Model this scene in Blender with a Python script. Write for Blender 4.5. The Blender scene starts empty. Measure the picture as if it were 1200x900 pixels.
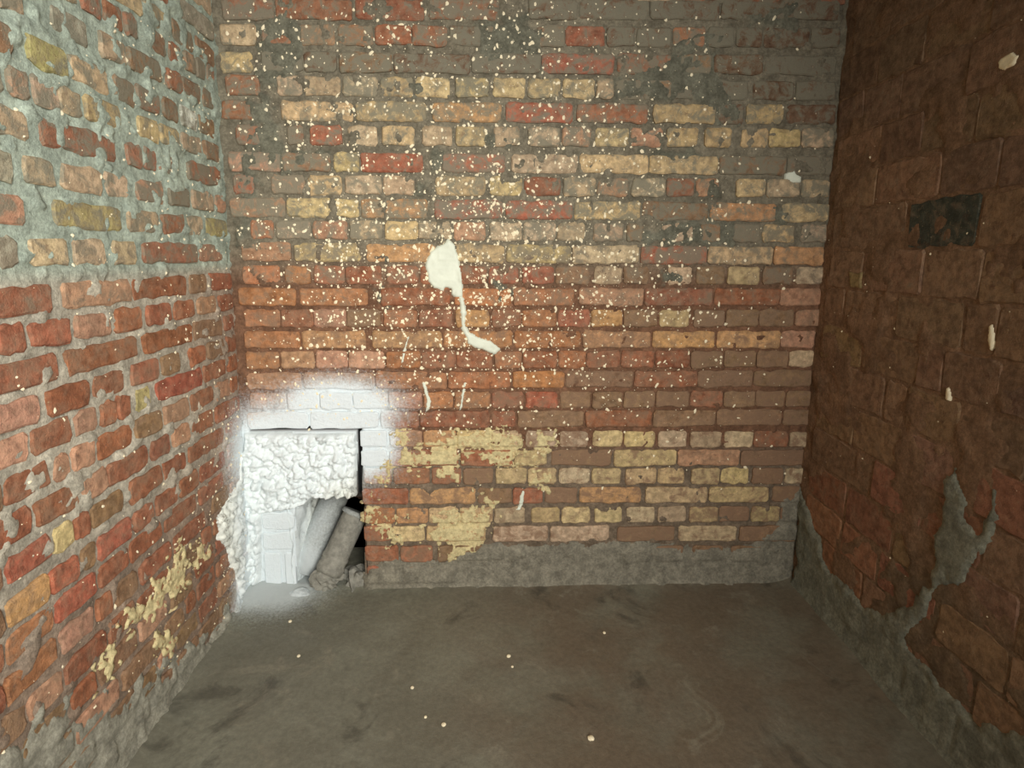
import bpy, bmesh, math, random
import numpy as np
from mathutils import Vector, Matrix

# ---------------------------------------------------------------- camera
scene = bpy.context.scene
col = scene.collection
cam_data = bpy.data.cameras.new('camera')
cam = bpy.data.objects.new('camera', cam_data)
col.objects.link(cam)
CAM = Vector((0.0622, -2.0414, 1.3310))
def cam_axes(yaw, pit, roll):
    f = Vector((math.sin(yaw)*math.cos(pit), math.cos(yaw)*math.cos(pit), -math.sin(pit)))
    r = Vector((math.cos(yaw), -math.sin(yaw), 0)); u = r.cross(f)
    return math.cos(roll)*r+math.sin(roll)*u, -math.sin(roll)*r+math.cos(roll)*u, f
RT, UP, FW = cam_axes(0.03972, 0.15804, 0.00463)
cam.matrix_world = Matrix(((RT.x, UP.x, -FW.x, CAM.x), (RT.y, UP.y, -FW.y, CAM.y), (RT.z, UP.z, -FW.z, CAM.z), (0, 0, 0, 1)))
cam_data.sensor_width = 36
cam_data.lens = 632.56*36/1200
cam_data.shift_x = (600-573.9)/1200
cam_data.shift_y = -(450-404.64)/1200
cam_data.clip_start = 0.02
scene.camera = cam

# ---------------------------------------------------------------- light
world = bpy.data.worlds.new('world'); scene.world = world; world.use_nodes = True
world.node_tree.nodes['Background'].inputs[0].default_value = (0.55, 0.62, 0.70, 1)
world.node_tree.nodes['Background'].inputs[1].default_value = 0.3
def area(name, loc, aim, sx, sy, power, rgb, spread=180):
    d = bpy.data.lights.new(name, 'AREA'); d.shape = 'RECTANGLE'; d.size = sx; d.size_y = sy
    d.energy = power; d.spread = math.radians(spread); d.color = rgb
    o = bpy.data.objects.new(name, d); col.objects.link(o); o.location = loc
    o.rotation_euler = (Vector(aim)-Vector(loc)).to_track_quat('-Z', 'Y').to_euler()
    return o
# daylight through the doorway in the wall behind the camera
area('doorway_daylight', (0.62, -2.98, 1.75), (-1.0, 0, 0.95), 0.95, 1.5, 47, (1.0, 0.985, 0.93), 108)
scene.view_settings.view_transform = 'Standard'
scene.view_settings.look = 'None'
scene.view_settings.gamma = 1.0
scene.view_settings.exposure = -0.05

# ---------------------------------------------------------------- measured layout, millimetres along and up each wall
BACK_BRICKS = (
    '-782,-606,2175,66,R -599,-339,2179,66,R -327,-90,2184,66,R -73,167,2190,66,R 274,447,2197,66,D 454,699,2201,66,D 706,954,2206,66,D 961,1190,2211,66,D '
    '1192,1387,2216,66,D -792,-668,2094,66,B -652,-528,2096,66,R -521,-401,2098,66,P -389,-268,2100,66,O -262,-135,2102,66,R -133,-11,2103,66,R '
    '-4,108,2105,66,D 120,218,2107,66,N 306,404,2110,66,N 406,546,2111,66,R 553,653,2113,66,D 660,786,2114,66,D 791,909,2116,66,O 916,1012,2118,66,D '
    '1020,1116,2120,66,D 1123,1288,2121,66,D 1295,1400,2123,66,D -799,-689,2006,66,Y -657,-517,2008,66,D -511,-399,2010,66,D -388,-207,2011,66,N '
    '-200,68,2013,66,D 75,320,2016,66,D 325,583,2020,66,r 595,817,2023,66,R 824,936,2026,66,N 943,1124,2027,66,D 1131,1397,2029,66,D -785,-669,1929,66,R '
    '-608,-521,1930,66,B -515,-388,1931,66,B -381,-258,1932,66,B -248,-133,1933,66,Y -124,-3,1933,66,Y 17,134,1934,66,Y 151,266,1935,66,Y 276,391,1936,66,Y '
    '401,515,1937,66,Y 522,584,1938,66,B 591,687,1938,66,N 694,796,1939,66,N 803,932,1940,66,D 939,1078,1941,66,D 1097,1247,1942,66,D 1255,1404,1943,66,D '
    '-805,-694,1847,66,R -600,-346,1847,66,Y -337,-89,1849,66,Y -65,180,1851,66,Q 198,440,1853,66,r 455,712,1855,66,R 733,964,1857,66,Y 971,1069,1859,66,D '
    '1077,1218,1860,66,Y 1231,1413,1861,66,D -762,-679,1764,66,R -583,-525,1765,66,R -503,-389,1765,66,r -367,-263,1766,66,B -246,-131,1767,66,Y '
    '-104,4,1768,66,B 16,124,1769,66,Y 155,248,1770,66,B 279,393,1771,66,B 403,507,1772,66,P 525,646,1773,66,Y 655,772,1774,66,P 787,901,1775,66,Y '
    '929,1028,1776,66,Y 1068,1167,1777,66,Y 1169,1287,1778,66,Y 1294,1414,1779,66,B -793,-610,1673,66,P -603,-433,1674,66,N -421,-332,1675,66,Y '
    '-325,-102,1675,66,r -33,197,1676,66,r 220,463,1677,66,B 470,726,1678,66,Y 729,984,1678,66,Y 990,1240,1679,66,N 1248,1419,1681,66,N -783,-710,1594,66,r '
    '-647,-528,1594,66,P -516,-396,1594,66,Y -383,-252,1595,66,B -247,-134,1595,66,B -58,125,1595,66,Y 140,260,1596,66,Y 268,402,1596,66,R '
    '412,529,1596,66,B 538,654,1597,66,P 668,792,1597,66,B 797,902,1597,66,R 909,993,1598,66,P 1060,1169,1598,66,Y 1177,1302,1598,66,B 1312,1417,1598,66,B '
    '-799,-603,1513,66,P -596,-337,1513,66,Y -328,-87,1512,66,Q -63,188,1512,66,r 201,447,1512,66,r 454,703,1511,66,Y 711,959,1511,66,N 966,1217,1510,66,Q '
    '1240,1423,1510,66,Y -733,-649,1435,66,O -641,-515,1434,66,B -505,-381,1434,66,P -374,-255,1434,66,B -244,-123,1434,66,Y -122,-4,1434,66,B '
    '10,125,1434,66,P 143,260,1434,66,B 267,387,1433,66,B 395,494,1433,66,B 529,642,1433,66,B 655,717,1433,66,N 790,907,1433,66,B 937,1010,1433,66,N '
    '1062,1164,1433,66,N 1177,1298,1432,66,Y 1326,1426,1432,66,B -769,-591,1355,66,P -579,-327,1354,66,Y -314,-60,1353,66,Q -52,195,1353,66,Y '
    '204,446,1352,66,Y 454,705,1351,66,B 713,964,1350,66,r 970,1221,1350,66,Y 1225,1421,1349,66,Q -770,-635,1271,66,O -617,-523,1271,66,O '
    '-510,-398,1271,66,R -393,-261,1271,66,R -243,-124,1271,66,R -116,14,1272,66,R 21,131,1272,66,R 139,249,1272,66,r 265,383,1272,66,r 391,519,1272,66,N '
    '537,644,1273,66,B 651,747,1273,66,N 821,912,1273,66,B 931,1042,1273,66,N 1052,1177,1273,66,Y 1188,1306,1274,66,N 1322,1429,1274,66,B '
    '-791,-579,1189,66,O -566,-316,1189,66,O -266,-8,1190,66,R 10,223,1190,66,O 231,461,1191,66,O 483,729,1191,66,P 737,1000,1191,66,R 1008,1263,1192,66,R '
    '1265,1426,1192,66,P -775,-644,1109,66,O -639,-520,1109,66,R -518,-398,1109,66,P -396,-271,1109,66,N -258,-132,1109,66,O -124,2,1109,66,R '
    '15,142,1109,66,Q 150,262,1109,66,R 266,398,1109,66,O 403,526,1109,66,R 532,651,1109,66,Q 659,789,1110,66,N 797,913,1110,66,Y 931,1051,1110,66,N '
    '1059,1186,1110,66,N 1191,1327,1110,66,N 1332,1431,1110,66,P -780,-572,1028,66,O -567,-327,1028,66,Q -303,-39,1028,66,Q -32,230,1028,66,O '
    '238,494,1027,66,O 502,766,1027,66,Q 774,1020,1027,66,Q 1028,1280,1026,66,Q 1284,1420,1026,66,P -780,-655,950,66,O -648,-522,950,66,P '
    '-518,-399,950,66,P -393,-259,950,66,P -251,-121,950,66,O -116,12,949,66,R 16,154,949,66,R 162,266,949,66,O 272,405,949,66,R 410,516,949,66,O '
    '521,650,949,66,R 655,786,949,66,R 790,924,949,66,R 930,1057,949,66,N 1063,1188,949,66,N 1193,1319,949,66,N 1325,1422,948,66,B -780,-574,867,66,P '
    '-569,-299,868,66,P -295,-21,868,66,O -16,223,869,66,O 234,434,869,66,O 440,706,870,66,N 711,961,870,66,R 965,1183,870,66,N 1188,1421,871,66,N '
    '-775,-637,790,66,P -633,-513,790,66,P -510,-385,790,66,P -384,-252,790,66,P -247,-119,789,66,P -111,0,789,66,O 8,146,789,66,O 152,277,789,66,R '
    '285,411,788,66,r 420,541,788,66,N 549,665,788,66,N 673,795,788,66,N 800,934,788,66,N 940,1069,787,66,R 1073,1198,787,66,N 1204,1321,787,66,N '
    '1326,1427,787,66,N -790,-558,713,66,P -550,-287,712,66,P -281,-133,712,66,R -127,144,712,66,R 152,245,711,66,R 253,515,712,66,N 523,788,711,66,R '
    '793,1046,711,66,N 1051,1316,711,66,N 1321,1435,710,66,N -361,-256,637,66,P -248,-121,635,66,P -115,10,634,66,Q 16,145,633,66,Y 153,274,631,66,B '
    '288,410,630,66,B 424,535,628,66,B 554,675,627,66,Y 682,804,625,66,Y 818,933,624,66,B 948,1075,622,66,B 1088,1204,621,66,B 1209,1348,620,66,R '
    '1357,1442,618,66,B -359,-258,557,66,O -250,21,556,66,R 29,235,553,66,R 244,374,551,66,Y 391,635,549,66,N 643,895,547,66,Y 901,1157,544,66,P '
    '1161,1431,541,66,N -352,-243,483,66,O -235,-92,481,66,R -84,32,480,66,R 40,159,478,66,N 171,293,477,66,Y 299,413,475,66,Y 425,548,474,66,B '
    '556,673,472,66,Y 693,818,471,66,Y 826,934,469,66,Y 963,1079,467,66,Y 1087,1199,466,66,Y 1214,1341,465,66,N 1352,1434,463,66,B -361,-178,396,66,R '
    '-173,89,395,66,Q 97,235,393,66,N 240,358,392,66,R 370,500,391,66,N 511,760,390,66,Q 778,1034,388,66,Y 1040,1289,386,66,Y 1307,1438,384,66,N '
    '-355,-236,315,66,O -228,-103,314,66,Q -97,20,313,66,Y 28,158,311,66,Y 166,290,310,66,B 314,429,308,66,Y 438,554,307,66,Y 574,686,305,66,Y '
    '706,821,304,66,B 835,951,303,66,B 965,1084,301,66,Y 1090,1215,300,66,N 1224,1342,299,66,Y 1347,1428,297,66,N -358,-255,237,66,R -247,-118,235,66,Y '
    '-110,129,233,66,Y 161,384,229,66,B 393,636,225,66,B 669,908,220,66,N 927,1169,216,66,B 1180,1425,212,66,N -357,-223,152,66,R -214,-85,149,66,R '
    '-65,205,147,66,N 702,818,133,66,N 827,950,131,66,N 989,1118,128,66,N 1151,1287,125,66,N -354,-213,60,66,r -205,7,58,66,N -758,-632,299,73,P '
    '-763,-637,215,74,P -762,-697,88,153,P -681,-638,86,152,P -826,-774,130,85,P ')
LEFT_BRICKS = (
    '841,930,1926,59,B 738,826,1929,59,N 658,724,1931,59,B 575,647,1933,59,R 497,565,1935,59,R 438,489,1937,59,R 306,373,1940,59,N 221,291,1942,59,R '
    '147,209,1944,59,P 84,139,1946,59,R 21,69,1947,59,R 885,966,1842,59,N 811,875,1844,59,B 630,741,1848,59,G 500,596,1851,59,B 344,488,1854,59,N '
    '239,317,1857,59,R 123,226,1860,59,N 28,109,1862,59,N 849,965,1754,59,N 712,817,1757,59,K 574,702,1759,59,B 472,555,1762,59,N 366,467,1764,59,R '
    '271,351,1766,59,N 164,254,1768,59,W 42,145,1770,59,N 884,945,1676,59,B 822,873,1677,59,P 746,816,1678,59,B 678,744,1679,59,B 542,667,1681,59,Y '
    '378,472,1685,59,Y 274,372,1686,59,Y 144,262,1689,59,B 30,130,1691,59,N 837,954,1594,59,B 571,811,1598,59,R 468,534,1601,59,R 399,459,1602,59,r '
    '300,389,1603,59,R 30,241,1607,59,R 889,962,1508,59,G 784,863,1509,59,B 634,765,1511,59,B 535,624,1512,59,B 379,505,1514,59,P 242,356,1516,59,N '
    '97,229,1518,59,B 4,76,1520,59,P 874,1031,1424,59,P 578,797,1427,59,K 417,553,1430,59,B 284,402,1431,59,R 172,262,1433,59,B 6,158,1434,59,K '
    '960,1029,1341,59,B 899,947,1341,59,G 769,872,1342,59,B 647,753,1343,59,B 529,622,1344,59,B 227,502,1346,59,R 38,208,1349,59,P 830,1052,1243,59,R '
    '569,801,1245,59,P 303,564,1246,59,R 178,285,1248,59,N 4,169,1249,59,R 983,1063,1169,59,R 911,976,1169,59,R 790,899,1170,59,R 656,774,1170,59,P '
    '534,642,1171,59,R 397,513,1171,59,R 264,381,1172,59,R 126,246,1173,59,P 4,110,1173,59,R 836,1105,1094,59,R 567,814,1094,59,R 291,540,1095,59,R '
    '95,278,1096,59,N 4,78,1096,59,R 901,1063,1018,59,P 755,880,1018,59,R 631,740,1018,59,R 480,602,1018,59,R 375,465,1018,59,N 224,320,1018,59,R '
    '94,209,1018,59,N 4,77,1018,59,R 937,1105,948,59,P 819,929,948,59,R 738,809,947,59,P 671,728,947,59,R 618,667,947,59,R 530,592,947,59,K '
    '257,501,947,59,r 92,242,946,59,R 4,75,946,59,R 1010,1120,871,59,N 894,1005,870,59,R 836,882,870,59,P 758,831,870,59,P 623,749,869,59,R '
    '490,611,869,59,N 351,476,868,59,P 190,333,868,59,R 78,174,867,59,P 4,60,867,59,R 951,1114,792,59,R 823,942,791,59,R 729,814,790,59,P 570,728,789,59,R '
    '464,549,788,59,R 353,449,788,59,P 202,340,787,59,R 4,186,786,59,R 1033,1141,715,59,N 914,1025,714,59,r 850,907,713,59,Y 802,847,713,59,R '
    '678,793,712,59,N 510,656,711,59,R 385,500,709,59,R 141,372,708,59,R 6,124,706,59,R 1044,1098,629,59,N 932,1038,628,59,Q 848,929,627,59,r '
    '793,839,626,59,N 664,786,625,59,r 564,652,624,59,R 445,550,623,59,R 327,433,622,59,R 142,313,620,59,R 1055,1134,558,59,R 931,1049,557,59,O '
    '801,926,555,59,r 685,791,554,59,R 534,677,552,59,R 349,520,550,59,R 165,330,548,59,R 1065,1130,479,59,R 931,1062,478,59,O 822,924,476,59,P '
    '756,812,475,59,R 662,746,473,59,N 504,650,471,59,R 307,488,469,59,R 1028,1142,400,59,N 934,1022,398,59,P 793,926,396,59,R 682,783,394,59,R '
    '516,669,391,59,R 341,500,388,59,N 1052,1137,322,59,P 926,1046,320,59,N 840,918,318,59,R 687,831,316,59,N 546,674,313,59,P 411,530,310,59,N '
    '1009,1149,244,59,N 923,1002,241,59,N 767,915,239,59,P 583,756,235,59,N 467,568,232,59,N 1085,1161,165,59,N 956,1079,163,59,N 870,948,160,59,N '
    '711,861,157,59,N 620,698,154,59,N ')
RIGHT_BLOCKS = (
    '47,241,2115,134,d 241,489,2112,134,d 489,853,2107,134,d 3,205,1976,134,d 205,407,1973,134,d 407,630,1970,133,d 630,893,1966,133,d 11,151,1839,130,d '
    '151,334,1837,129,d 334,578,1834,129,d 578,849,1830,129,d 24,260,1706,123,n 260,437,1703,123,d 437,627,1701,123,d 627,889,1698,123,d 37,262,1577,123,n '
    '262,529,1574,123,n 529,715,1572,123,d 715,944,1569,122,d 45,414,1440,137,n 428,675,1437,136,g 682,871,1435,136,o 871,1027,1433,136,n 48,237,1301,132,n '
    '237,510,1299,132,n 510,709,1297,132,n 709,940,1295,132,n 39,156,1165,128,n 166,417,1164,128,n 425,674,1162,128,o 680,776,1160,128,n '
    '776,1013,1159,127,n 45,284,1032,126,o 293,537,1030,126,n 537,632,1029,125,n 632,803,1028,125,n 808,1051,1027,125,d 52,413,898,129,n 421,508,897,129,n '
    '515,703,896,129,n 709,903,895,129,d 903,1089,894,129,d 59,285,761,133,n 285,517,760,133,n 524,783,759,133,n 788,995,758,132,c 995,1127,757,132,n '
    '59,399,623,131,n 408,624,622,131,c 624,824,621,130,c 829,999,621,130,n 999,1178,620,130,n 53,285,486,131,c 295,524,486,130,c 535,704,485,130,o '
    '710,941,485,130,n 945,1142,485,130,n 51,284,355,121,c 294,475,354,120,c 484,715,354,120,c 733,941,354,120,n 946,1194,354,120,n 188,416,228,120,c '
    '425,659,228,120,n 665,866,228,120,n 871,1066,228,120,n 194,448,97,130,n 456,646,97,129,n 654,835,98,129,n 840,1069,98,129,d 219,557,-43,139,n '
    '565,801,-42,139,n 807,1052,-42,138,d ')
PATCH = {
    'smear_back': [[(-667,2137),(-535,2175),(-509,2044),(-537,1974),(-585,1945),(-629,1902),(-622,1816),(-602,1744),(-558,1725),(-438,1709),(-425,1659),(-517,1634),(-623,1633),(-697,1670),(-697,1758),(-684,1872),(-668,1985)],[(97,2138),(231,2191),(337,2115),(338,2065),(315,1988),(218,1978),(112,1985),(85,2055)],[(571,1964),(647,1985),(798,2062),(922,2056),(972,2014),(993,1942),(1062,1870),(1041,1810),(987,1809),(942,1868),(838,1910),(745,1900),(589,1898)],[(1029,2207),(1234,2228),(1233,2138),(1070,2152)],[(697,1731),(848,1754),(920,1713),(852,1682),(709,1686)],[(689,1425),(832,1488),(1061,1468),(1087,1386),(970,1373),(724,1384)],[(-151,1611),(-52,1624),(-52,1564),(-133,1563)],[(919,1643),(989,1644),(1006,1552),(942,1542)],[(1187,1522),(1268,1538),(1265,1469),(1192,1469)],[(-72,1713),(-26,1719),(-27,1648),(-73,1642)],[(793,2138),(979,2128),(968,2071),(813,2062)],[(-719,1872),(-629,1902),(-683,1641),(-742,1431),(-777,1369),(-747,1640)],[(155,1248),(226,1242),(259,1200),(178,1178)],[(-331,1262),(-253,1231),(-270,1183),(-318,1199)],[(-145,1938),(-84,1953),(-79,1905),(-127,1898)],[(-285,1215),(-244,1341),(-231,1087)],[(778,1289),(875,1308),(880,1234),(797,1231)],[(97,1797),(220,1799),(221,1740),(128,1733)]],
    'cement_back': [[(-351,111),(-213,127),(-40,124),(99,178),(378,188),(589,177),(801,196),(946,155),(1234,158),(1320,213),(1355,345),(1445,418),(1506,-81),(-391,-59)]],
    'cement_left': [[(50,22),(178,37),(339,78),(491,112),(657,151),(742,188),(831,232),(971,352),(1088,397),(1185,425),(1229,141),(873,-40),(102,-71)]],
    'cement_right': [[(-23,445),(78,345),(177,255),(260,193),(383,205),(534,207),(597,281),(652,362),(682,435),(677,498),(677,588),(681,742),(717,785),(774,687),(824,620),(787,502),(733,442),(702,356),(652,265),(646,204),(730,190),(849,177),(1002,252),(1167,339),(1223,8),(70,-265)],[(814,797),(859,784),(858,706),(828,599),(808,611),(833,716)]],
    'blob': [[(-13,1408),(9,1389),(24,1349),(34,1295),(40,1248),(43,1209),(40,1187),(14,1187),(-2,1200),(-5,1219),(-24,1225),(-31,1209),(-50,1219),(-69,1222),(-88,1247),(-94,1285),(-100,1304),(-90,1333),(-80,1361),(-55,1376),(-23,1392)],[(27,1193),(46,1190),(56,1132),(49,1093),(65,1060),(104,1037),(144,1027),(163,1014),(186,991),(180,981),(160,968),(124,984),(85,994),(59,1011),(52,1034),(33,1070),(33,1113),(30,1151)]],
    'drip': [[(42,861),(55,864),(48,820),(38,765),(25,738),(32,803)],[(-119,861),(-103,865),(-97,827),(-81,787),(-91,753),(-108,739),(-100,787),(-110,828)],[(277,418),(287,414),(281,360),(271,334),(247,331),(264,352),(267,396)],[(1241,1652),(1273,1662),(1287,1647),(1307,1641),(1303,1619),(1277,1616),(1243,1631)],[(-178,1011),(-165,1047),(-162,1041),(-175,995),(-186,942),(-196,935),(-189,982)]],
    'drip_right': [[(754,1176),(765,1180),(775,1153),(777,1111),(765,1111),(755,1142)],[(650,992),(660,997),(670,976),(668,956),(656,955)],[(672,1821),(707,1828),(728,1810),(722,1793),(692,1787),(671,1802)],[(168,1295),(238,1290),(243,1239),(182,1238)]],
    'crust': [[(-805,665),(-377,658),(-386,398),(-564,396),(-592,364),(-646,344),(-760,331),(-770,174),(-780,7),(-840,-76),(-843,194)]],
    'groove': [[(-375,676),(-355,675),(-364,390),(-385,390)],[(-784,682),(-357,682),(-357,667),(-785,665)]],
    'crust_left': [[(-5,688),(59,506),(139,474),(207,441),(246,422),(232,357),(191,301),(156,179),(109,25),(98,6)]],
    'yellow': [[(-215,664),(-175,667),(-169,622),(-117,579),(-70,607),(-36,641),(4,655),(98,665),(182,654),(233,664),(273,646),(267,590),(301,582),(368,663),(402,638),(386,592),(319,557),(234,523),(166,534),(115,559),(48,571),(24,525),(31,471),(-54,472),(-77,515),(-121,502),(-178,516),(-222,503),(-253,475),(-307,440),(-313,475),(-255,517),(-221,545),(-187,580),(-223,615)],[(296,468),(310,497),(406,474),(400,431),(366,417),(338,439)],[(105,398),(150,390),(184,354),(174,324),(140,325)],[(-87,310),(-38,328),(47,341),(133,325),(150,270),(126,222),(134,177),(71,148),(47,122),(-6,134),(-12,179),(-57,188),(-108,211),(-115,248),(-73,262)],[(-279,251),(-228,250),(-219,183),(-263,184)],[(-350,368),(-309,386),(-304,331),(-332,288),(-352,296)],[(-236,330),(-209,308),(-279,251),(-312,277)]],
    'yellow_left': [[(454,450),(415,384),(465,313),(548,327),(611,324),(668,324),(731,367),(710,400),(631,396),(558,402),(491,415)],[(812,357),(777,348),(790,303),(824,316)],[(603,243),(527,178),(568,173)],[(347,390),(327,341),(370,342)]],
    'hole': [[(-557,396),(-353,394),(-366,-17),(-638,-12),(-623,343),(-595,365)]],
}
SPRAY = [[-0.445, 0.0, 0.762, 0.237, 0.119], [-0.6, 0.0, 0.601, 0.316, 0.2], [-0.68, 0.0, 0.337, 0.23, 0.271], [-0.711, 0.0, 0.08, 0.207, 0.19], [-0.336, 0.0, 0.616, 0.127, 0.15], [-0.798, 0.0, 0.045, 0.173, 0.155]]

# ---------------------------------------------------------------- helpers
rnd = random.Random(11)
def lin(c):
    return tuple(((v/255)/12.92 if v/255 <= .04045 else ((v/255+.055)/1.055)**2.4) for v in c)
def _hash(ix, iy, seed):
    h = (ix.astype(np.int64)*374761393 + iy.astype(np.int64)*668265263 + seed*1442695041) & 0xffffffff
    h = ((h ^ (h >> 13))*1274126177) & 0xffffffff
    return ((h ^ (h >> 16)) & 0xffff)/65535.0
def vnoise(x, y, seed=0):
    ix, iy = np.floor(x), np.floor(y); fx, fy = x-ix, y-iy
    fx = fx*fx*(3-2*fx); fy = fy*fy*(3-2*fy)
    a, b = _hash(ix, iy, seed), _hash(ix+1, iy, seed)
    c, d = _hash(ix, iy+1, seed), _hash(ix+1, iy+1, seed)
    return (a*(1-fx)+b*fx)*(1-fy)+(c*(1-fx)+d*fx)*fy
def fbm(x, y, scale, seed=0, octs=4):
    t, a, n = 0, 1.0, 0
    for k in range(octs):
        t = t+a*vnoise(x*scale, y*scale, seed+k*17); n += a; a *= .5; scale *= 2.03
    return t/n
def sstep(a, b, x):
    t = np.clip((x-a)/(b-a), 0, 1); return t*t*(3-2*t)
def sdpoly(x, y, poly):
    """signed distance in metres, positive inside"""
    P = np.array(poly, float)/1000
    d = np.full(x.shape, 1e9); ins = np.zeros(x.shape, bool)
    for i in range(len(P)):
        ax, ay = P[i]; bx, by = P[(i+1) % len(P)]
        ex, ey = bx-ax, by-ay
        t = np.clip(((x-ax)*ex+(y-ay)*ey)/(ex*ex+ey*ey+1e-12), 0, 1)
        d = np.minimum(d, np.hypot(x-ax-t*ex, y-ay-t*ey))
        if by != ay:
            c = ((ay > y) != (by > y)) & (x < (bx-ax)*(y-ay)/(by-ay)+ax)
            ins ^= c
    return np.where(ins, d, -d)
def multi(x, y, polys):
    s = np.full(x.shape, -1e9)
    for p in polys: s = np.maximum(s, sdpoly(x, y, p))
    return s

class Wall:
    """frame of a wall: u along it, v up, n out of it into the room"""
    def __init__(s, name, o, u, n, lefty):
        s.name = name; s.o = np.array(o, float); s.u = np.array(u, float); s.n = np.array(n, float)
        s.u /= np.linalg.norm(s.u); s.n /= np.linalg.norm(s.n); s.lefty = lefty
    def pt(s, u, v, h):
        u, v, h = np.broadcast_arrays(u, v, h)
        return s.o + u[..., None]*s.u + v[..., None]*np.array([0, 0, 1.0]) + h[..., None]*s.n
XL, XR, AL, AR = -0.812, 1.419, -0.03658, -0.07440
WB = Wall('wall_back', (0, 0, 0), (1, 0, 0), (0, -1, 0), False)
WL = Wall('wall_left', (XL, 0, 0), (AL, -1, 0), (1, AL, 0), True)
WR = Wall('wall_right', (XR, 0, 0), (AR, -1, 0), (-1, -AR, 0), False)

def mesh_obj(name, V, F, mat, parent=None, tint=None, smooth=False, kind=None, label=None):
    me = bpy.data.meshes.new(name)
    V = np.asarray(V, np.float32).reshape(-1, 3)
    if isinstance(F, np.ndarray):
        k = F.shape[1]; n = len(F)
        me.vertices.add(len(V)); me.vertices.foreach_set('co', V.ravel())
        me.loops.add(n*k); me.loops.foreach_set('vertex_index', F.astype(np.int32).ravel())
        me.polygons.add(n); me.polygons.foreach_set('loop_start', np.arange(0, n*k, k, dtype=np.int32))
        me.polygons.foreach_set('loop_total', np.full(n, k, np.int32))
        me.update(calc_edges=True); me.validate()
    else:
        me.from_pydata(V.tolist(), [], F); me.update()
    if smooth: me.polygons.foreach_set('use_smooth', np.ones(len(me.polygons), bool))
    if tint is not None:
        at = me.color_attributes.new('tint', 'FLOAT_COLOR', 'POINT')
        t = np.asarray(tint, np.float32)
        if t.ndim == 1: t = np.tile(t, (len(V), 1))
        at.data.foreach_set('color', t.ravel())
    me.materials.append(mat)
    o = bpy.data.objects.new(name, me); col.objects.link(o)
    if parent: o.parent = parent
    if kind: o['kind'] = kind
    if label: o['label'] = label
    return o
def tag(o, label, cat, group=None):
    o['label'] = label; o['category'] = cat
    if group: o['group'] = group
    return o

# ---------------------------------------------------------------- materials
class NT:
    def __init__(s, name):
        s.m = bpy.data.materials.new(name); s.m.use_nodes = True
        s.t = s.m.node_tree; s.b = s.t.nodes['Principled BSDF']
    def n(s, typ, **kw):
        x = s.t.nodes.new(typ)
        for k, v in kw.items(): setattr(x, k, v)
        return x
    def put(s, sock, v):
        if isinstance(v, bpy.types.NodeSocket): s.t.links.new(v, sock)
        elif v is not None: sock.default_value = v
    def math(s, op, a, b=None, c=None, clamp=False):
        x = s.n('ShaderNodeMath', operation=op, use_clamp=clamp)
        s.put(x.inputs[0], a); s.put(x.inputs[1], b); s.put(x.inputs[2], c)
        return x.outputs[0]
    def pos(s):
        return s.n('ShaderNodeNewGeometry').outputs['Position']
    def noise(s, scale, detail=4, rough=.55, vec=None, dist=0):
        x = s.n('ShaderNodeTexNoise'); s.put(x.inputs['Vector'], vec or s.pos())
        x.inputs['Scale'].default_value = scale; x.inputs['Detail'].default_value = detail
        x.inputs['Roughness'].default_value = rough; x.inputs['Distortion'].default_value = dist
        return x.outputs[0]
    def rng(s, v, a, b, c=0., d=1.):
        x = s.n('ShaderNodeMapRange', interpolation_type='SMOOTHSTEP'); s.put(x.inputs[0], v)
        for i, k in enumerate((a, b, c, d)): x.inputs[i+1].default_value = k
        return x.outputs[0]
    def mix(s, f, a, b, mode='MIX'):
        x = s.n('ShaderNodeMix', data_type='RGBA', blend_type=mode)
        s.put(x.inputs[0], f); s.put(x.inputs[6], a); s.put(x.inputs[7], b)
        return x.outputs[2]
    def rgb(s, c): return (*lin(c), 1)
    def bump(s, h, strength, dist=.004):
        x = s.n('ShaderNodeBump'); x.inputs['Strength'].default_value = strength
        x.inputs['Distance'].default_value = dist; s.put(x.inputs['Height'], h)
        s.put(s.b.inputs['Normal'], x.outputs[0])
    def spray(s, col, top=.97):
        """white sprayed paint round the recess: soft ellipsoids fixed in the room"""
        p = s.pos(); m = None
        for cx, cy, cz, rx, rz in SPRAY:
            a = s.n('ShaderNodeVectorMath', operation='SUBTRACT'); s.put(a.inputs[0], p); a.inputs[1].default_value = (cx, cy, cz)
            b = s.n('ShaderNodeVectorMath', operation='DIVIDE'); s.put(b.inputs[0], a.outputs[0]); b.inputs[1].default_value = (rx, .17, rz)
            l = s.n('ShaderNodeVectorMath', operation='LENGTH'); s.put(l.inputs[0], b.outputs[0])
            g = s.math('MULTIPLY', l.outputs['Value'], l.outputs['Value'])
            g = s.math('EXPONENT', s.math('MULTIPLY', g, -1.2))
            m = g if m is None else s.math('MAXIMUM', m, g)
        nz = s.math('MULTIPLY', s.math('SUBTRACT', s.noise(120, 3, .7), .5), .5)
        m = s.rng(s.math('ADD', m, nz), .05, .62)
        return s.mix(s.math('MULTIPLY', m, top), col, s.rgb((238, 247, 250))), m
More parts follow.
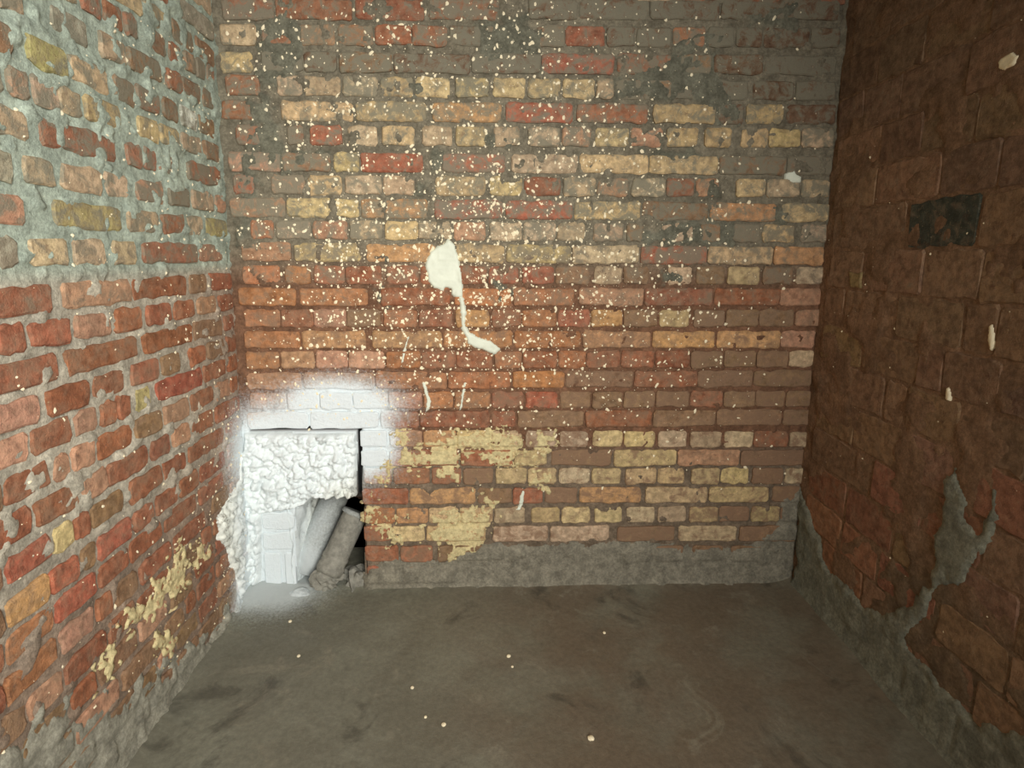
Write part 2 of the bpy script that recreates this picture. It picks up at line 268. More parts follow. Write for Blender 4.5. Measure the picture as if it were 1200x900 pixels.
def brick_mat():
    s = NT('fired_brick')
    at = s.n('ShaderNodeAttribute', attribute_name='tint')
    c = at.outputs['Color']
    v = s.rng(s.noise(38, 6, .65), .3, .72, .62, 1.3)
    c = s.mix(1, c, v, 'MULTIPLY')
    c = s.mix(s.rng(s.noise(30, 6, .75), .54, .68, 0, .6), c, s.rgb((88, 56, 42)))
    c = s.mix(s.rng(s.noise(160, 3, .7), .62, .74, 0, .5), c, s.rgb((205, 180, 140)))
    d = s.math('ADD', s.noise(24, 8, .7, dist=.6), s.math('MULTIPLY', s.math('SUBTRACT', at.outputs['Alpha'], .5), .5))
    zz = s.n('ShaderNodeSeparateXYZ'); s.put(zz.inputs[0], s.pos())
    dust = s.mix(s.rng(zz.outputs[2], 1.0, 1.5), s.rgb((146, 116, 92)), s.rgb((136, 132, 114)))
    c = s.mix(s.rng(d, .36, .58, 0, .30), c, s.rgb((172, 146, 120)))
    c = s.mix(s.rng(d, .52, .68, 0, .85), c, dust)
    c, m = s.spray(c)
    s.put(s.b.inputs['Base Color'], c); s.b.inputs['Roughness'].default_value = .88
    s.b.inputs['Specular IOR Level'].default_value = .25
    h = s.math('ADD', s.noise(60, 8, .7), s.math('MULTIPLY', s.noise(260, 4, .7), .5))
    s.bump(h, .9, .006)
    return s.m
def mortar_mat(name='rough_mortar', bumpk=.9):
    s = NT(name)
    at = s.n('ShaderNodeAttribute', attribute_name='tint'); c = at.outputs['Color']
    c = s.mix(1, c, s.rng(s.noise(22, 8, .7), .3, .72, .68, 1.28), 'MULTIPLY')
    c = s.mix(1, c, s.rng(s.noise(110, 5, .7), .3, .7, .75, 1.2), 'MULTIPLY')
    c, m = s.spray(c, s.math('MULTIPLY', at.outputs['Alpha'], .97))
    s.put(s.b.inputs['Base Color'], c); s.b.inputs['Roughness'].default_value = .92
    s.b.inputs['Specular IOR Level'].default_value = .2
    s.bump(s.math('ADD', s.noise(70, 9, .75), s.math('MULTIPLY', s.noise(300, 4, .7), .5)), bumpk, .006)
    return s.m
def floor_mat():
    s = NT('worn_concrete')
    p = s.pos(); xyz = s.n('ShaderNodeSeparateXYZ'); s.put(xyz.inputs[0], p)
    a = s.rng(s.noise(2.2, 6, .6, dist=.5), .35, .65)
    c = s.mix(a, s.rgb((112, 109, 94)), s.rgb((130, 129, 113)))
    red = s.rng(xyz.outputs[0], -.35, .45)
    c = s.mix(s.math('MULTIPLY', red, s.rng(s.noise(3.1, 5, .6), .35, .6, .2, .8)), c, s.rgb((112, 97, 79)))
    c = s.mix(s.rng(s.noise(5.5, 8, .7, dist=1.2), .56, .7, 0, .6), c, s.rgb((140, 134, 116)))
    c = s.mix(s.rng(s.noise(4.2, 7, .65, dist=.8), .56, .7, 0, .65), c, s.rgb((66, 62, 53)))
    c = s.mix(1, c, s.rng(s.noise(60, 6, .7), .3, .7, .85, 1.12), 'MULTIPLY')
    c, m = s.spray(c, .45)
    s.put(s.b.inputs['Base Color'], c)
    s.put(s.b.inputs['Roughness'], s.rng(s.noise(6, 4), .3, .7, .55, .8))
    s.bump(s.math('ADD', s.noise(18, 9, .65), s.math('MULTIPLY', s.noise(190, 4, .7), .25)), .55, .006)
    return s.m
def plain_mat(name, rgb, rough=.85, nscale=40, amp=.2, bump=.5, spray=0, second=None, cover=(.5, .6)):
    s = NT(name)
    c = s.mix(1, s.rgb(rgb), s.rng(s.noise(nscale, 6, .65), .3, .7, 1-amp, 1+amp), 'MULTIPLY')
    if second: c = s.mix(s.rng(s.noise(nscale*.8, 7, .7), cover[0], cover[1]), c, s.rgb(second))
    if spray: c, m = s.spray(c, spray)
    s.put(s.b.inputs['Base Color'], c); s.b.inputs['Roughness'].default_value = rough
    s.b.inputs['Specular IOR Level'].default_value = .25
    s.bump(s.noise(nscale*2.5, 7, .7), bump, .004)
    return s.m
M_BRICK = brick_mat(); M_MORTAR = mortar_mat(); M_FLOOR = floor_mat()
M_YELLOW = plain_mat('yellow_plaster_crust', (212, 196, 148), .9, 70, .22, .9, 0, (188, 146, 108), (.54, .66))
M_WHITE = plain_mat('white_paint_drip', (224, 228, 210), .5, 25, .05, .15)
M_DOT = plain_mat('cream_paint_splatter', (246, 232, 198), .7, 60, .1, .2)
M_CRUST = plain_mat('white_rough_plaster', (234, 236, 226), .9, 40, .2, 1.0, .75, (140, 138, 126), (.54, .64))  # grey second tone paints crevice shade into the crust colour
M_PIPE = plain_mat('grey_coated_pipe', (146, 143, 132), .75, 40, .25, .7)
M_PIPEW = plain_mat('paint_dusted_pipe', (150, 152, 146), .8, 30, .2, .5, .5)
M_DULL = plain_mat('dull_ochre_smear', (150, 130, 92), .9, 50, .3, .6)
M_BROWN = plain_mat('rusty_brown_pipe', (96, 70, 56), .8, 30, .25, .4)
M_DARK = plain_mat('dark_masonry', (62, 55, 48), .95, 30, .25, .8)  # dark tone for the walls inside the recess
M_CEIL = plain_mat('ceiling_concrete', (96, 88, 76), .95, 12, .2, .5)
M_FRONT = plain_mat('entrance_wall_plaster', (120, 104, 88), .95, 12, .2, .5)

# brick colours (albedo)
COL = {'Y': (214, 188, 138), 'B': (206, 182, 148), 'P': (192, 146, 116), 'R': (160, 102, 74), 'r': (174, 100, 76),
       'O': (182, 124, 84), 'Q': (206, 156, 108), 'N': (146, 114, 84), 'D': (96, 68, 50), 'W': (226, 230, 222),
       'G': (170, 170, 146), 'K': (172, 162, 108),
       'n': (146, 115, 90), 'd': (134, 107, 84), 'o': (150, 121, 92), 'g': (78, 84, 72), 'c': (156, 110, 84)}
def parse(s): return [tuple(int(a) for a in t.split(',')[:4])+(t.split(',')[4],) for t in s.split()]

def brick_geo(W, u0, u1, vc, h, front, jag, seed, depth=.014):
    """one brick: ragged rounded outline, side walls, bevel ring and face; returns verts, faces"""
    r = random.Random(seed)
    w = u1-u0; cu = (u0+u1)/2; cr = min(.008, h*.16)
    pts = []
    nl = max(3, int(w/.028)); ns = 2
    hw, hh = w/2, h/2
    side = [((-hw+cr)+(w-2*cr)*k/nl, -hh) for k in range(nl+1)]
    side += [(hw, (-hh+cr)+(h-2*cr)*k/ns) for k in range(ns+1)]
    side += [((hw-cr)-(w-2*cr)*k/nl, hh) for k in range(nl+1)]
    side += [(-hw, (hh-cr)-(h-2*cr)*k/ns) for k in range(ns+1)]
    tilt = r.uniform(-.012, .012)
    out = []
    for x, y in side:
        x += r.gauss(0, jag*.6); y += r.gauss(0, jag)
        out.append((x, y+tilt*x))
    n = len(out); V = []
    tf = r.uniform(-.02, .02); tg = r.uniform(-.03, .03)
    def hh_(x, y): return front+tf*x+tg*y
    for x, y in out: V.append((cu+x, vc+y, -depth))
    for x, y in out: V.append((cu+x, vc+y, hh_(x, y)-.0035+r.gauss(0, .0006)))
    for x, y in out:
        k = 1-.0045/max(hw, .01); kk = 1-.0045/max(hh, .01)
        V.append((cu+x*k, vc+y*kk, hh_(x, y)+r.gauss(0, .0005)))
    F = []
    for k in range(n):
        j = (k+1) % n
        F += [(k, j, n+j, n+k), (n+k, n+j, 2*n+j, 2*n+k)]
    F.append(tuple(range(2*n, 3*n)))
    A = np.array(V); P = W.pt(A[:, 0], A[:, 1], A[:, 2])
    if W.lefty: F = [tuple(reversed(f)) for f in F]
    return P, F

class Grid:
    def __init__(s, u0, u1, v0, v1, step):
        s.u = np.arange(u0, u1+step, step); s.v = np.arange(v0, v1+step, step); s.step = step
        s.U, s.V = np.meshgrid(s.u, s.v)
    def faces(s, keep=None, flip=False):
        nv, nu = s.U.shape
        i = np.arange(nv*nu).reshape(nv, nu)
        F = np.stack([i[:-1, :-1], i[:-1, 1:], i[1:, 1:], i[1:, :-1]], -1)
        F = F[keep] if keep is not None else F.reshape(-1, 4)
        if flip: F = F[:, ::-1]
        return F
def patch(W, name, polys, step, label, mat, thick, surf, edge=.012, nscale=60, namp=.010, seed=5, tint=None, lump=.3, cove=0, pad=.03, hpow=1):
    """relief patch lying on the wall: ragged outline, thickness tapering into the wall at its rim"""
    for pi, group in enumerate(polys):
        P = np.array([q for pl in group for q in pl])/1000
        g = Grid(P[:, 0].min()-pad, P[:, 0].max()+pad, max(P[:, 1].min()-pad, 0.0), P[:, 1].max()+pad, step)
        sd = multi(g.U, g.V, group)+(fbm(g.U, g.V, nscale, seed+pi, 4)-.5)*2*namp
        m = sstep(0, edge, sd)
        l = fbm(g.U, g.V, nscale*1.3, seed+40+pi, 4)
        if hpow < 0: l = (np.abs(l-.5)*3-.35)+.8*(np.abs(fbm(g.U, g.V, nscale*2.6, seed+60, 3)-.5)*2.5-.3)+.9*(fbm(g.U, g.V, nscale*.35, seed+66, 2)-.5)
        else: l = l-.5
        H = surf(g.U, g.V)+thick*m*(1+lump*2*l)
        if cove: H = H+cove*np.exp(-g.V/.035)
        H = np.where(sd <= 0, surf(g.U, g.V)-.012, H)
        k = sd > 0
        keep = k[:-1, :-1] | k[1:, :-1] | k[:-1, 1:] | k[1:, 1:]
        F = g.faces(keep, W.lefty)
        used, inv = np.unique(F, return_inverse=True)
        V = W.pt(g.U, g.V, H).reshape(-1, 3)[used]
        mesh_obj(name, V, inv.reshape(F.shape), mat, W.root, tint, True, None, label)

def surface(W, g, h, bricks, hole=None):
    """height of the finished face, for patches and splashes to lie on"""
    S = h.copy()
    for b, fr in bricks:
        u0, u1, vc, hh = b[0]/1000, b[1]/1000, b[2]/1000, b[3]/1000
        i0, i1 = np.searchsorted(g.u, u0+.003), np.searchsorted(g.u, u1-.003)
        j0, j1 = np.searchsorted(g.v, vc-hh/2+.003), np.searchsorted(g.v, vc+hh/2-.003)
        S[j0:j1, i0:i1] = np.maximum(S[j0:j1, i0:i1], fr)
    def f(U, V):
        i = np.clip(((U-g.u[0])/g.step), 0, len(g.u)-1.001); j = np.clip(((V-g.v[0])/g.step), 0, len(g.v)-1.001)
        i0, j0 = i.astype(int), j.astype(int); a, b = i-i0, j-j0
        return (S[j0, i0]*(1-a)+S[j0, i0+1]*a)*(1-b)+(S[j0+1, i0]*(1-a)+S[j0+1, i0+1]*a)*b
    return f

def build_wall(W, g, H, tint, parts, extra, front_rng, jag, dust, name, hole=None, slab=.3):
    keep = None
    if hole is not None:
        ins = sdpoly(g.U, g.V, hole) > 0
        keep = ~(ins[:-1, :-1] | ins[1:, :-1] | ins[:-1, 1:] | ins[1:, 1:])
    F = g.faces(keep, W.lefty)
    V = W.pt(g.U, g.V, H).reshape(-1, 3); n = len(V)
    u0, u1, v0, v1 = g.u[0], g.u[-1], g.v[0], g.v[-1]
    # outer body of the wall behind its face: sides, top, bottom and back
    a = [W.pt(np.array(u), np.array(v), np.array(h)) for h in (-.02, -slab) for u, v in ((u0, v0), (u1, v0), (u1, v1), (u0, v1))]
    V = np.vstack([V, np.array(a)])
    F = np.vstack([F, np.array([(n, n+4, n+5, n+1), (n+1, n+5, n+6, n+2), (n+2, n+6, n+7, n+3), (n+3, n+7, n+4, n), (n+4, n+7, n+6, n+5)])])
    T = np.vstack([tint.reshape(-1, 4), np.tile([.1, .08, .06, 1], (8, 1))])
    W.root = mesh_obj(W.name, V, F, M_MORTAR, None, T, True, 'structure')
    def tnt(c, u, v, r):
        k = np.array(lin(COL[c]))*r.uniform(.84, 1.14)*np.array([1, r.uniform(.94, 1.05), r.uniform(.92, 1.06)])
        return (*k, dust(u, v, c, r))
    placed = []
    for i, b in enumerate(parts):
        r = random.Random(i*7+len(parts)); fr = r.uniform(*front_rng)
        placed.append((b, fr))
        P, Fb = brick_geo(W, b[0]/1000, b[1]/1000, b[2]/1000, b[3]/1000, fr, jag, i*13+5)
        mesh_obj(name, P, Fb, M_BRICK, W.root, tnt(b[4], (b[0]+b[1])/2000, b[2]/1000, r))
    AV, AF, AT = [], [], []; base = 0
    for i, b in enumerate(extra):
        r = random.Random(i*7+9001); fr = r.uniform(*front_rng); placed.append((b, fr))
        P, Fb = brick_geo(W, b[0]/1000, b[1]/1000, b[2]/1000, b[3]/1000, fr, jag, i*17+3)
        AV.append(P); AF += [tuple(k+base for k in f) for f in Fb]; base += len(P)
        AT += [tnt(b[4], (b[0]+b[1])/2000, b[2]/1000, r)]*len(P)
    if AV: mesh_obj(name+'_remainder', np.vstack(AV), AF, M_BRICK, W.root, np.array(AT), kind='stuff')
    W.surf = surface(W, g, H, placed)

CEIL = 2.62; LEN = 3.1
back = parse(BACK_BRICKS); left = parse(LEFT_BRICKS); right = parse(RIGHT_BLOCKS)
hole = PATCH['hole'][0]
# ------------------------------------------------------------ wall_back
def fill_course(vc, u, u1, step, h, cols, out, r, gap=12):
    while u < u1-30:
        e = min(u+step, u1); out.append((u, e, vc, h, r.choice(cols))); u = e+gap
r = random.Random(5)
ex = []
vc = 2262; k = 0
while vc < CEIL*1000-30:
    if k % 2: fill_course(vc, -800, 1405, 250, 64, 'RDNRD', ex, r)
    else: fill_course(vc, -800, 1405, 120, 64, 'RDNRDB', ex, r)
    vc += 85; k += 1
# the 300 bricks that show largest are parts of their own
rank = sorted(range(len(back)), key=lambda i: -(back[i][1]-back[i][0])*back[i][3])
keepi = set(rank[:300])
bp = [b for i, b in enumerate(back) if i in keepi]; be = [b for i, b in enumerate(back) if i not in keepi]
g = Grid(XL-.01, XR+.01, -.02, CEIL+.02, .0065)
U, V = g.U, g.V
n1 = fbm(U, V, 28, 1, 4); n2 = fbm(U, V, 9, 2, 3)
up = sstep(1.18, 1.42, V)
H = -.0075-.0030*up+(n1-.5)*.012
sm = multi(U, V, PATCH['smear_back'])+(fbm(U, V, 34, 3, 5)-.5)*.09
sm = sstep(-.004, .016, sm)
rag = sstep(.62, .80, fbm(U, V, 21, 4, 4)+.05*up)           # mortar squeezed over brick edges here and there
H = H*(1-sm)+sm*(.0035+(n1-.5)*.014)
H = np.maximum(H, -.006+rag*(.010+(n1-.5)*.01))
c_up = np.array(lin((132, 124, 106))); c_sm = np.array(lin((120, 118, 102))); c_mid = np.array(lin((128, 94, 72))); c_lo = np.array(lin((128, 112, 94)))
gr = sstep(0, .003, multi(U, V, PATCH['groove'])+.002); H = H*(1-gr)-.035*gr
t = up[..., None]
C = c_mid*(1-t)+c_up*t
lo = sstep(.62, .55, V)[..., None]; C = C*(1-lo)+c_lo*lo
C = C*(1-sm[..., None])+c_sm*sm[..., None]
C = C*(.8+.4*n2[..., None])
C = C*(1-gr[..., None])+.012*gr[..., None]  # shade inside the gaps put into the colour, almost black
T = np.concatenate([C, (1-gr)[..., None]], -1)   # spray masked out of the grooves so their painted shade stays dark
def dust_b(u, v, c, r):
    d = .52+r.uniform(-.12, .16)
    if c in 'ND': d += .12
    if v > 1.3: d += .10
    if u < -.55 and v > 1.4: d += .10
    return d
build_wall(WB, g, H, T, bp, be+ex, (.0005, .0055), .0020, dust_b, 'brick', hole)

# ------------------------------------------------------------ wall_left
def beyond(tab, umax, step, head, cols, h, r):
    out = []; vs = sorted(set(b[2]//12 for b in tab)); done = []
    rows = {}
    for b in tab:
        for k in rows:
            if abs(k-b[2]) < 25: rows[k] = max(rows[k], b[1]); break
        else: rows[b[2]] = b[1]
    for i, (k, u) in enumerate(sorted(rows.items())):
        fill_course(k, u+14, umax, step if i % 2 else head, h, cols(k), out, r)
    return out, rows
starts = {}
for q in left:
    for kk in starts:
        if abs(kk-q[2]) < 25: starts[kk] = min(starts[kk], q[0]); break
    else: starts[q[2]] = q[0]
corner = []
for kk, u in starts.items():
    if u > 60: fill_course(kk, 6, u-10, 120, 58, 'RNRP', corner, r)
lx, rowsl = beyond(left, LEN*1000, 250, 120, lambda v: 'BYNRBG' if v > 1290 else 'RRRPNO', 56, r)
vt = max(rowsl)
for i, vc in enumerate(range(vt+84, int(CEIL*1000)-25, 84)): fill_course(vc, 10, LEN*1000, 250 if i % 2 else 120, 60, 'BNRRBG', lx, r)
vb = min(rowsl)
for i, vc in enumerate(range(vb-78, 40, -78)): fill_course(vc, 10, LEN*1000, 250 if i % 2 else 120, 56, 'RNPN', lx, r)
g = Grid(-.02, LEN, -.02, CEIL+.02, .008)
U, V = g.U, g.V
n1 = fbm(U, V, 26, 21, 4); n2 = fbm(U, V, 7, 22, 3)
up = sstep(1.26, 1.32, V)
near = sstep(.55, .0, U)
H = -.0035+(n1-.5)*.012
rag = sstep(.60, .78, fbm(U, V, 24, 24, 5)+.06*up+.03*near)
H = np.maximum(H, -.006+rag*(.012+(n1-.5)*.012))
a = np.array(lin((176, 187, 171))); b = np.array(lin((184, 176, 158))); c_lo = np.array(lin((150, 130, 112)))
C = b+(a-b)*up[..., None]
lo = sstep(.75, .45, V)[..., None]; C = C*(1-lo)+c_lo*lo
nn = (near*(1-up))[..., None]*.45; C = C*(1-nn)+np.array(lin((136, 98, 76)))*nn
C = C*(.8+.4*n2[..., None])
T = np.concatenate([C, np.ones(C.shape[:2]+(1,))], -1)
def dust_l(u, v, c, r):
    d = .40+r.uniform(-.12, .14)
    if v > 1.29: d += .26
    if u < .35: d += .06
    return d
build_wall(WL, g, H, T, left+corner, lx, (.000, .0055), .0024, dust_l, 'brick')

# ------------------------------------------------------------ wall_right: larger blocks with tight joints
rx, rowsr = beyond(right, LEN*1000, 250, 250, lambda v: 'ndno', 136, r)
vt = max(rowsr)
for i, vc in enumerate(range(vt+145, int(CEIL*1000)-25, 145)): fill_course(vc, 10+60*(i % 2), LEN*1000, 250, 136, 'nd', rx, r, 6)
g = Grid(-.02, LEN, -.02, CEIL+.02, .010)
U, V = g.U, g.V
n1 = fbm(U, V, 22, 31, 4); n2 = fbm(U, V, 6, 32, 3)
H = -.0022+(n1-.5)*.007
rag = sstep(.48, .62, fbm(U, V, 9, 34, 4))
for q in right:
    if q[4] == 'g': rag = np.where((U > q[0]/1000-.01) & (U < q[1]/1000+.01) & (abs(V-q[2]/1000) < q[3]/2000+.01), 0, rag)
H = np.maximum(H, -.006+rag*(.0085+(n1-.5)*.007))
C = np.array(lin((143, 113, 88)))*(.8+.4*n2[..., None])
lo = sstep(.62, .35, V+.3*(n2-.5))[..., None]*sstep(.35, .6, U)[..., None]; C = C*(1-lo)+np.array(lin((128, 108, 86)))*lo
T = np.concatenate([C, np.ones(C.shape[:2]+(1,))], -1)
def dust_r(u, v, c, r): return .30+r.uniform(-.08, .08)
build_wall(WR, g, H, T, right, rx, (-.001, .0012), .0024, dust_r, 'block')

# ------------------------------------------------------------ plaster, paint and cement on the walls
g4 = lambda c: (*lin(c), 1)
zero = lambda U, V: np.zeros_like(U)
patch(WB, 'cement_skirting', [PATCH['cement_back']], .007, 'grey cement render along the foot of the wall', M_MORTAR, .007, WB.surf, .02, 22, .035, 61, g4((142, 136, 120)), .35, .02)
patch(WL, 'cement_skirting', [PATCH['cement_left']], .008, 'pale grey cement render along the foot of the wall', M_MORTAR, .004, WL.surf, .03, 26, .09, 62, g4((160, 156, 140)), .4, .02)
patch(WR, 'cement_skirting', [PATCH['cement_right']], .008, 'grey cement smeared along the foot of the wall', M_MORTAR, .008, WR.surf, .02, 18, .035, 63, g4((142, 142, 126)), .25, .025)
patch(WB, 'paint_blob', [PATCH['blob'][:1], PATCH['blob'][1:]], .004, 'cream white paint blob running down the bricks', M_WHITE, .007, lambda U, V: np.maximum(WB.surf(U, V), .0005), .008, 60, .004, 64, None, .15, pad=.012)
patch(WB, 'paint_drip', [[p] for p in PATCH['drip']], .0025, 'small cream paint drip', M_WHITE, .004, lambda U, V: np.maximum(WB.surf(U, V), 0), .004, 90, .0035, 65, None, .1, pad=.01)
patch(WR, 'dull_smear', [PATCH['drip_right'][3:]], .004, 'small dull ochre plaster remnant', M_DULL, .003, lambda U, V: np.maximum(WR.surf(U, V), 0), .004, 60, .006, 71, None, .1, pad=.01)
patch(WR, 'plaster_drip', [[p] for p in PATCH['drip_right'][:3]], .004, 'small pale plaster drip', M_DOT, .004, lambda U, V: np.maximum(WR.surf(U, V), 0), .004, 60, .004, 66, None, .1, pad=.01)
patch(WB, 'plaster_crust', [PATCH['crust']], .0045, 'thick white lumpy plaster crust above and beside the recess', M_CRUST, .020, lambda U, V: np.maximum(WB.surf(U, V), 0)*.6, .010, 17, .004, 67, None, .8, pad=.012, hpow=-1)
patch(WL, 'plaster_crust', [PATCH['crust_left']], .006, 'white lumpy plaster edge in the corner', M_CRUST, .012, WL.surf, .014, 18, .02, 68, None, .7, pad=.02, hpow=-1)
patch(WB, 'plaster_patch', [[p] for p in PATCH['yellow']], .0035, 'yellowish plaster crust left on the bricks', M_YELLOW, .005, WB.surf, .010, 52, .075, 69, None, .9, pad=.03)
patch(WL, 'plaster_patch', [[p] for p in PATCH['yellow_left']], .005, 'yellowish plaster crust left on the bricks', M_YELLOW, .005, WL.surf, .008, 50, .10, 70, None, .7, pad=.03)

def splatter(W, name, n, dens, rmin, rmax, seed, ur, vr, label):
    r = random.Random(seed); V, F = [], []; base = 0; tries = 0; made = 0
    while made < n and tries < n*60:
        tries += 1
        u, v = r.uniform(*ur), r.uniform(*vr)
        if r.random() > dens(u, v): continue
        made += 1
        rad = rmin+(rmax-rmin)*r.random()**2.6
        k = 7; el = r.choice([1, 1, 1.2, 1.6]) if rad > .002 else 1
        ang = r.gauss(math.pi/2, .6)
        ca, sa = math.cos(ang), math.sin(ang)
        h0 = float(W.surf(np.array([u]), np.array([v]))[0])
        pu, pv, ph = [u], [v], [h0+rad*.55+.0006]
        for i in range(k):
            t = 2*math.pi*i/k; rr = rad*r.uniform(.65, 1.25)
            x, y = rr*el*math.cos(t), rr/el**.4*math.sin(t)
            pu.append(u+x*ca-y*sa); pv.append(v+x*sa+y*ca); ph.append(h0-.002)
        V.append(W.pt(np.array(pu), np.array(pv), np.array(ph)))
        for i in range(k):
            f = (base, base+1+i, base+1+(i+1) % k)
            F.append(f if not W.lefty else f[::-1])
        base += k+1
    mesh_obj(name, np.vstack(V), np.array(F), M_DOT, W.root, smooth=True, kind='stuff', label=label)
def dens_b(u, v):
    d = .62*math.exp(-((u-.10)/.72)**2-((v-1.15)/.48)**2)+.40*math.exp(-((u-.0)/.8)**4-((v-1.65)/.6)**4)
    d *= .35+1.3*float(vnoise(np.array(u*5.), np.array(v*5.), 77))
    if v < .62: d *= .25
    if v < .25 or (u < -.3 and v < .65): d = 0
    return min(d+.03*(v > .4), 1)
splatter(WB, 'paint_splatter', 7200, dens_b, .0018, .0085, 80, (-.78, 1.36), (.1, 2.3), 'cream paint specks spattered over the bricks')
def dens_l(u, v):
    return .9*math.exp(-(u/.45)**2)*(.4+.8*float(vnoise(np.array(u*7.), np.array(v*7.), 78)))+.10
splatter(WL, 'paint_splatter', 1300, dens_l, .0011, .0070, 81, (.02, 1.15), (.05, 2.1), 'white specks spattered over the bricks')
splatter(WR, 'paint_splatter', 90, lambda u, v: .15+.85*math.exp(-(u/.3)**2-((v-1)/.5)**2), .0010, .0045, 82, (.02, 1.0), (.1, 2.1), 'few pale specks spattered over the blocks')

# ------------------------------------------------------------ recess behind the hole
hx0, hx1, hz1 = -.640, -.350, .40
def box_in(x0, x1, y0, y1, z0, z1, inset):
    V = [(x0, y0, z0), (x1, y0, z0), (x1, y0, z1), (x0, y0, z1), (x0+inset, y1, z0), (x1, y1, z0), (x1, y1, z1), (x0+inset, y1, z1)]
    F = [(0, 1, 5, 4), (1, 2, 6, 5), (2, 3, 7, 6), (3, 0, 4, 7), (4, 5, 6, 7)]
    return V, [f[::-1] for f in F]
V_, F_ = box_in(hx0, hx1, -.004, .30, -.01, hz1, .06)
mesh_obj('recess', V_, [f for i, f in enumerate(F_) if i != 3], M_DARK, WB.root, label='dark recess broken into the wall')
# its splayed left jamb, a rough plastered face caught by the white spray
g = Grid(0, 1, 0, 1, .03)
jw = (fbm(g.U, g.V, 7, 90, 4)-.5)*.03
jx = -.652+.085*g.U+jw; jy = -.006+.31*g.U; jz = -.01+.42*g.V
mesh_obj('jamb', np.stack([jx, jy, jz], -1).reshape(-1, 3), g.faces(), M_CRUST, WB.root, None, True, None, 'whitened splayed jamb of the recess')

# ------------------------------------------------------------ other structure
g = Grid(-1.25, 1.75, -3.3, .35, .012)
U, V = g.U, g.V
dl = U-(XL+AL*(-V)); dr = (XR+AR*(-V))-U; db = -V
cove = .030*np.exp(-np.maximum(dl, 0)/.05)+.028*np.exp(-np.maximum(dr, 0)/.05)+.010*np.exp(-np.maximum(db, 0)/.03)
cove += .022*np.exp(-((U+.72)/.16)**2-((V+.02)/.07)**2)
Hf = (fbm(U, V, 2.2, 51, 3)-.5)*.012+(fbm(U, V, 14, 52, 4)-.5)*.005+np.minimum(cove, .04)-.002
fl = mesh_obj('floor', np.stack([U, V, Hf], -1).reshape(-1, 3), g.faces(), M_FLOOR, None, None, True, 'structure')
def box(x0, x1, y0, y1, z0, z1):
    V = [(x, y, z) for z in (z0, z1) for x, y in ((x0, y0), (x1, y0), (x1, y1), (x0, y1))]
    return V, [(3, 2, 1, 0), (4, 5, 6, 7), (0, 1, 5, 4), (1, 2, 6, 5), (2, 3, 7, 6), (3, 0, 4, 7)]
def boxes(name, bs, mat, kind=None):
    V, F = [], []
    for b in bs:
        v, f = box(*b); F += [tuple(k+len(V) for k in q) for q in f]; V += v
    return mesh_obj(name, V, F, mat, None, None, False, kind)
boxes('ceiling', [(-1.3, 1.8, -3.4, .35, CEIL, CEIL+.2)], M_CEIL, 'structure')
boxes('wall_front', [(-1.3, -.02, -3.3, -3.08, -.02, CEIL), (1.12, 1.8, -3.3, -3.08, -.02, CEIL), (-.02, 1.12, -3.3, -3.08, 2.12, CEIL)], M_FRONT, 'structure')
def fh(x, y):
    i = min(max(int((x-g.u[0])/g.step), 0), len(g.u)-1); j = min(max(int((y-g.v[0])/g.step), 0), len(g.v)-1)
    return float(Hf[j, i])

# ------------------------------------------------------------ pipes in the recess
def frame(d):
    d = d.normalized(); a = Vector((0, 0, 1)) if abs(d.z) < .9 else Vector((1, 0, 0))
    x = d.cross(a).normalized(); return x, d.cross(x)
def lathe(name, pts, mat, parent, n=28, jit=0, seed=1, label=None):
    """pts: list of (centre, direction, radius) rings"""
    r = random.Random(seed); V, F = [], []
    for c, d, rad in pts:
        x, y = frame(d)
        for k in range(n):
            t = 2*math.pi*k/n; rr = rad*(1+r.uniform(-jit, jit))
            V.append(tuple(c+x*rr*math.cos(t)+y*rr*math.sin(t)))
    for i in range(len(pts)-1):
        for k in range(n):
            j = (k+1) % n; F.append((i*n+k, i*n+j, (i+1)*n+j, (i+1)*n+k))
    F.append(tuple(range(n))[::-1]); F.append(tuple((len(pts)-1)*n+k for k in range(n)))
    return mesh_obj(name, V, F, mat, parent, None, True, None, label)
def tube(p0, p1, prof):
    p0, p1 = Vector(p0), Vector(p1); d = p1-p0
    return [(p0+d*t, d, rad) for t, rad in prof]
def root(name, loc):
    o = bpy.data.objects.new(name, None); col.objects.link(o); o.location = loc; o.empty_display_size = .05
    return o
def adopt(o, rt):
    o.parent = rt; o.matrix_parent_inverse = Matrix.Translation(-Vector(rt.location)); return o
def lumpy(name, c, rad, sc, mat, rt, seed, amp=.3, label=None):
    bm = bmesh.new(); bmesh.ops.create_icosphere(bm, subdivisions=3, radius=rad)
    r = random.Random(seed); off = r.uniform(0, 50)
    for v in bm.verts:
        p = v.co*45; k = 1+amp*(float(fbm(np.array(p.x+p.z*.7+off), np.array(p.y-p.z*.5), 1, seed, 3))-.5)*2.4
        v.co = Vector((v.co.x*k*sc[0], v.co.y*k*sc[1], v.co.z*k*sc[2]))+Vector(c)
    me = bpy.data.meshes.new(name); bm.to_mesh(me); bm.free(); me.materials.append(mat)
    o = bpy.data.objects.new(name, me); col.objects.link(o)
    if label: o['label'] = label
    return adopt(o, rt) if rt else o
# pipe nearest the left jamb, dusted white
a0, a1 = (-.482, .225, .40), (-.632, .078, .035)
ra = root('drain_pipe', a1)
tag(ra, 'white-dusted drain pipe leaning along the left side of the wall recess', 'pipe')
adopt(lathe('barrel', tube(a0, a1, [(0, .057), (.80, .057), (.82, .061), (.88, .061), (.90, .057), (1, .057)]), M_PIPEW, None, jit=.01), ra)
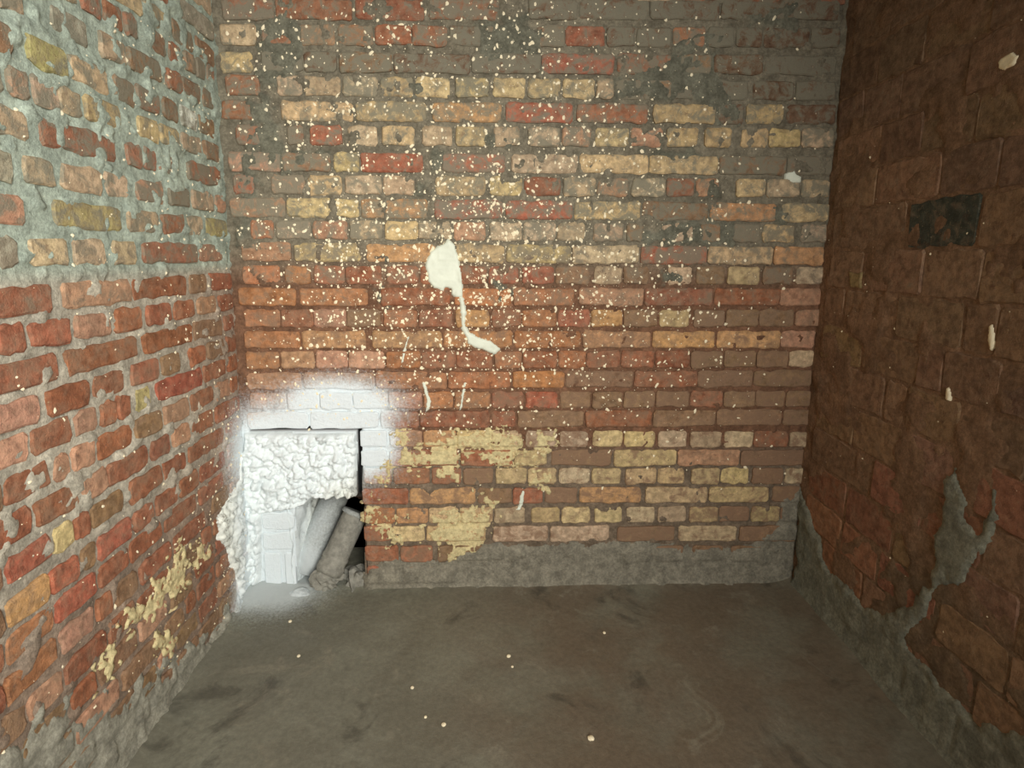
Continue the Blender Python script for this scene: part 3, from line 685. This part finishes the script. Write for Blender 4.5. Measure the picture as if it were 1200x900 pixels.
# front pipe with a mortar-plugged end
b0, b1 = (-.408, .085, .285), (-.505, -.012, .078)
rb = root('drain_pipe', b1)
tag(rb, 'grey drain pipe at the front of the recess with a crumbled end', 'pipe')
adopt(lathe('barrel', tube(b0, b1, [(0, .044), (0.01, .051), (.70, .051), (.72, .055), (.76, .055), (.78, .052), (.84, .052), (.86, .056), (.93, .057), (1, .052)]), M_PIPE, None, jit=.012), rb)
adopt(lathe('socket_rim', tube(b0, b1, [(-.04, .046), (-.035, .056), (0.0, .058), (.03, .057), (.04, .050)]), M_PIPEW, None, jit=.01, label='pale rim of the pipe'), rb)
lumpy('mortar_plug', (-.514, -.022, .066), .052, (1.05, .6, 1.05), M_PIPE, rb, 3, .75, 'crumbly grey mortar filling the end of the pipe')
# brown pipe crossing behind
rc = root('drain_pipe', (-.40, .2, .33))
tag(rc, 'short rusty brown pipe crossing the top back of the recess', 'pipe')
adopt(lathe('barrel', tube((-.50, .22, .345), (-.352, .20, .33), [(0, .036), (.6, .036), (.62, .041), (.75, .041), (.77, .036), (1, .036)]), M_BROWN, None, jit=.01), rc)
lumpy('mortar_heap', (-.405, .045, .0), .07, (.75, 1.0, .95), M_PIPE, None, 5, .5)
o = bpy.data.objects['mortar_heap']; tag(o, 'low grey mortar heap at the right foot of the recess', 'rubble')
lumpy('rubble_piece', (-.612, -.045, .014), .026, (1.4, .8, .6), M_PIPEW, None, 8, .5)
tag(bpy.data.objects['rubble_piece'], 'pale rubble lump on the floor left of the front pipe', 'rubble')

# ------------------------------------------------------------ crumbs on the floor
spots = [(-.011, -.67, .007, 'small pale chip on the floor just left of its middle, towards the camera'), (.403, -.729, .010, 'round white plaster crumb nearest the camera on the concrete floor'),
         (.551, -.294, .006, 'pale crumb on the floor right of centre, near the back wall'), (.197, -.397, .007, 'cream crumb in the middle of the floor, the farther of a close pair'),
         (.206, -.445, .005, 'cream crumb in the middle of the floor, the nearer of a close pair'), (-.515, -.378, .006, 'pale crumb on the floor left side, below the recess'),
         (-.117, -.528, .006, 'white crumb left of centre, the farther of two towards the camera'), (-.066, -.640, .005, 'tiny crumb left of centre beside a pale chip'),
         (-.60, -.20, .006, 'white crumb on the floor just in front of the pipes')]
for i, (x, y, rad, lab) in enumerate(spots):
    o = lumpy('plaster_crumb', (x, y, fh(x, y)+rad*.3), rad, (1, 1, .6), M_DOT, None, 20+i, .4)
    tag(o, lab, 'crumb', 'plaster crumbs on the floor')
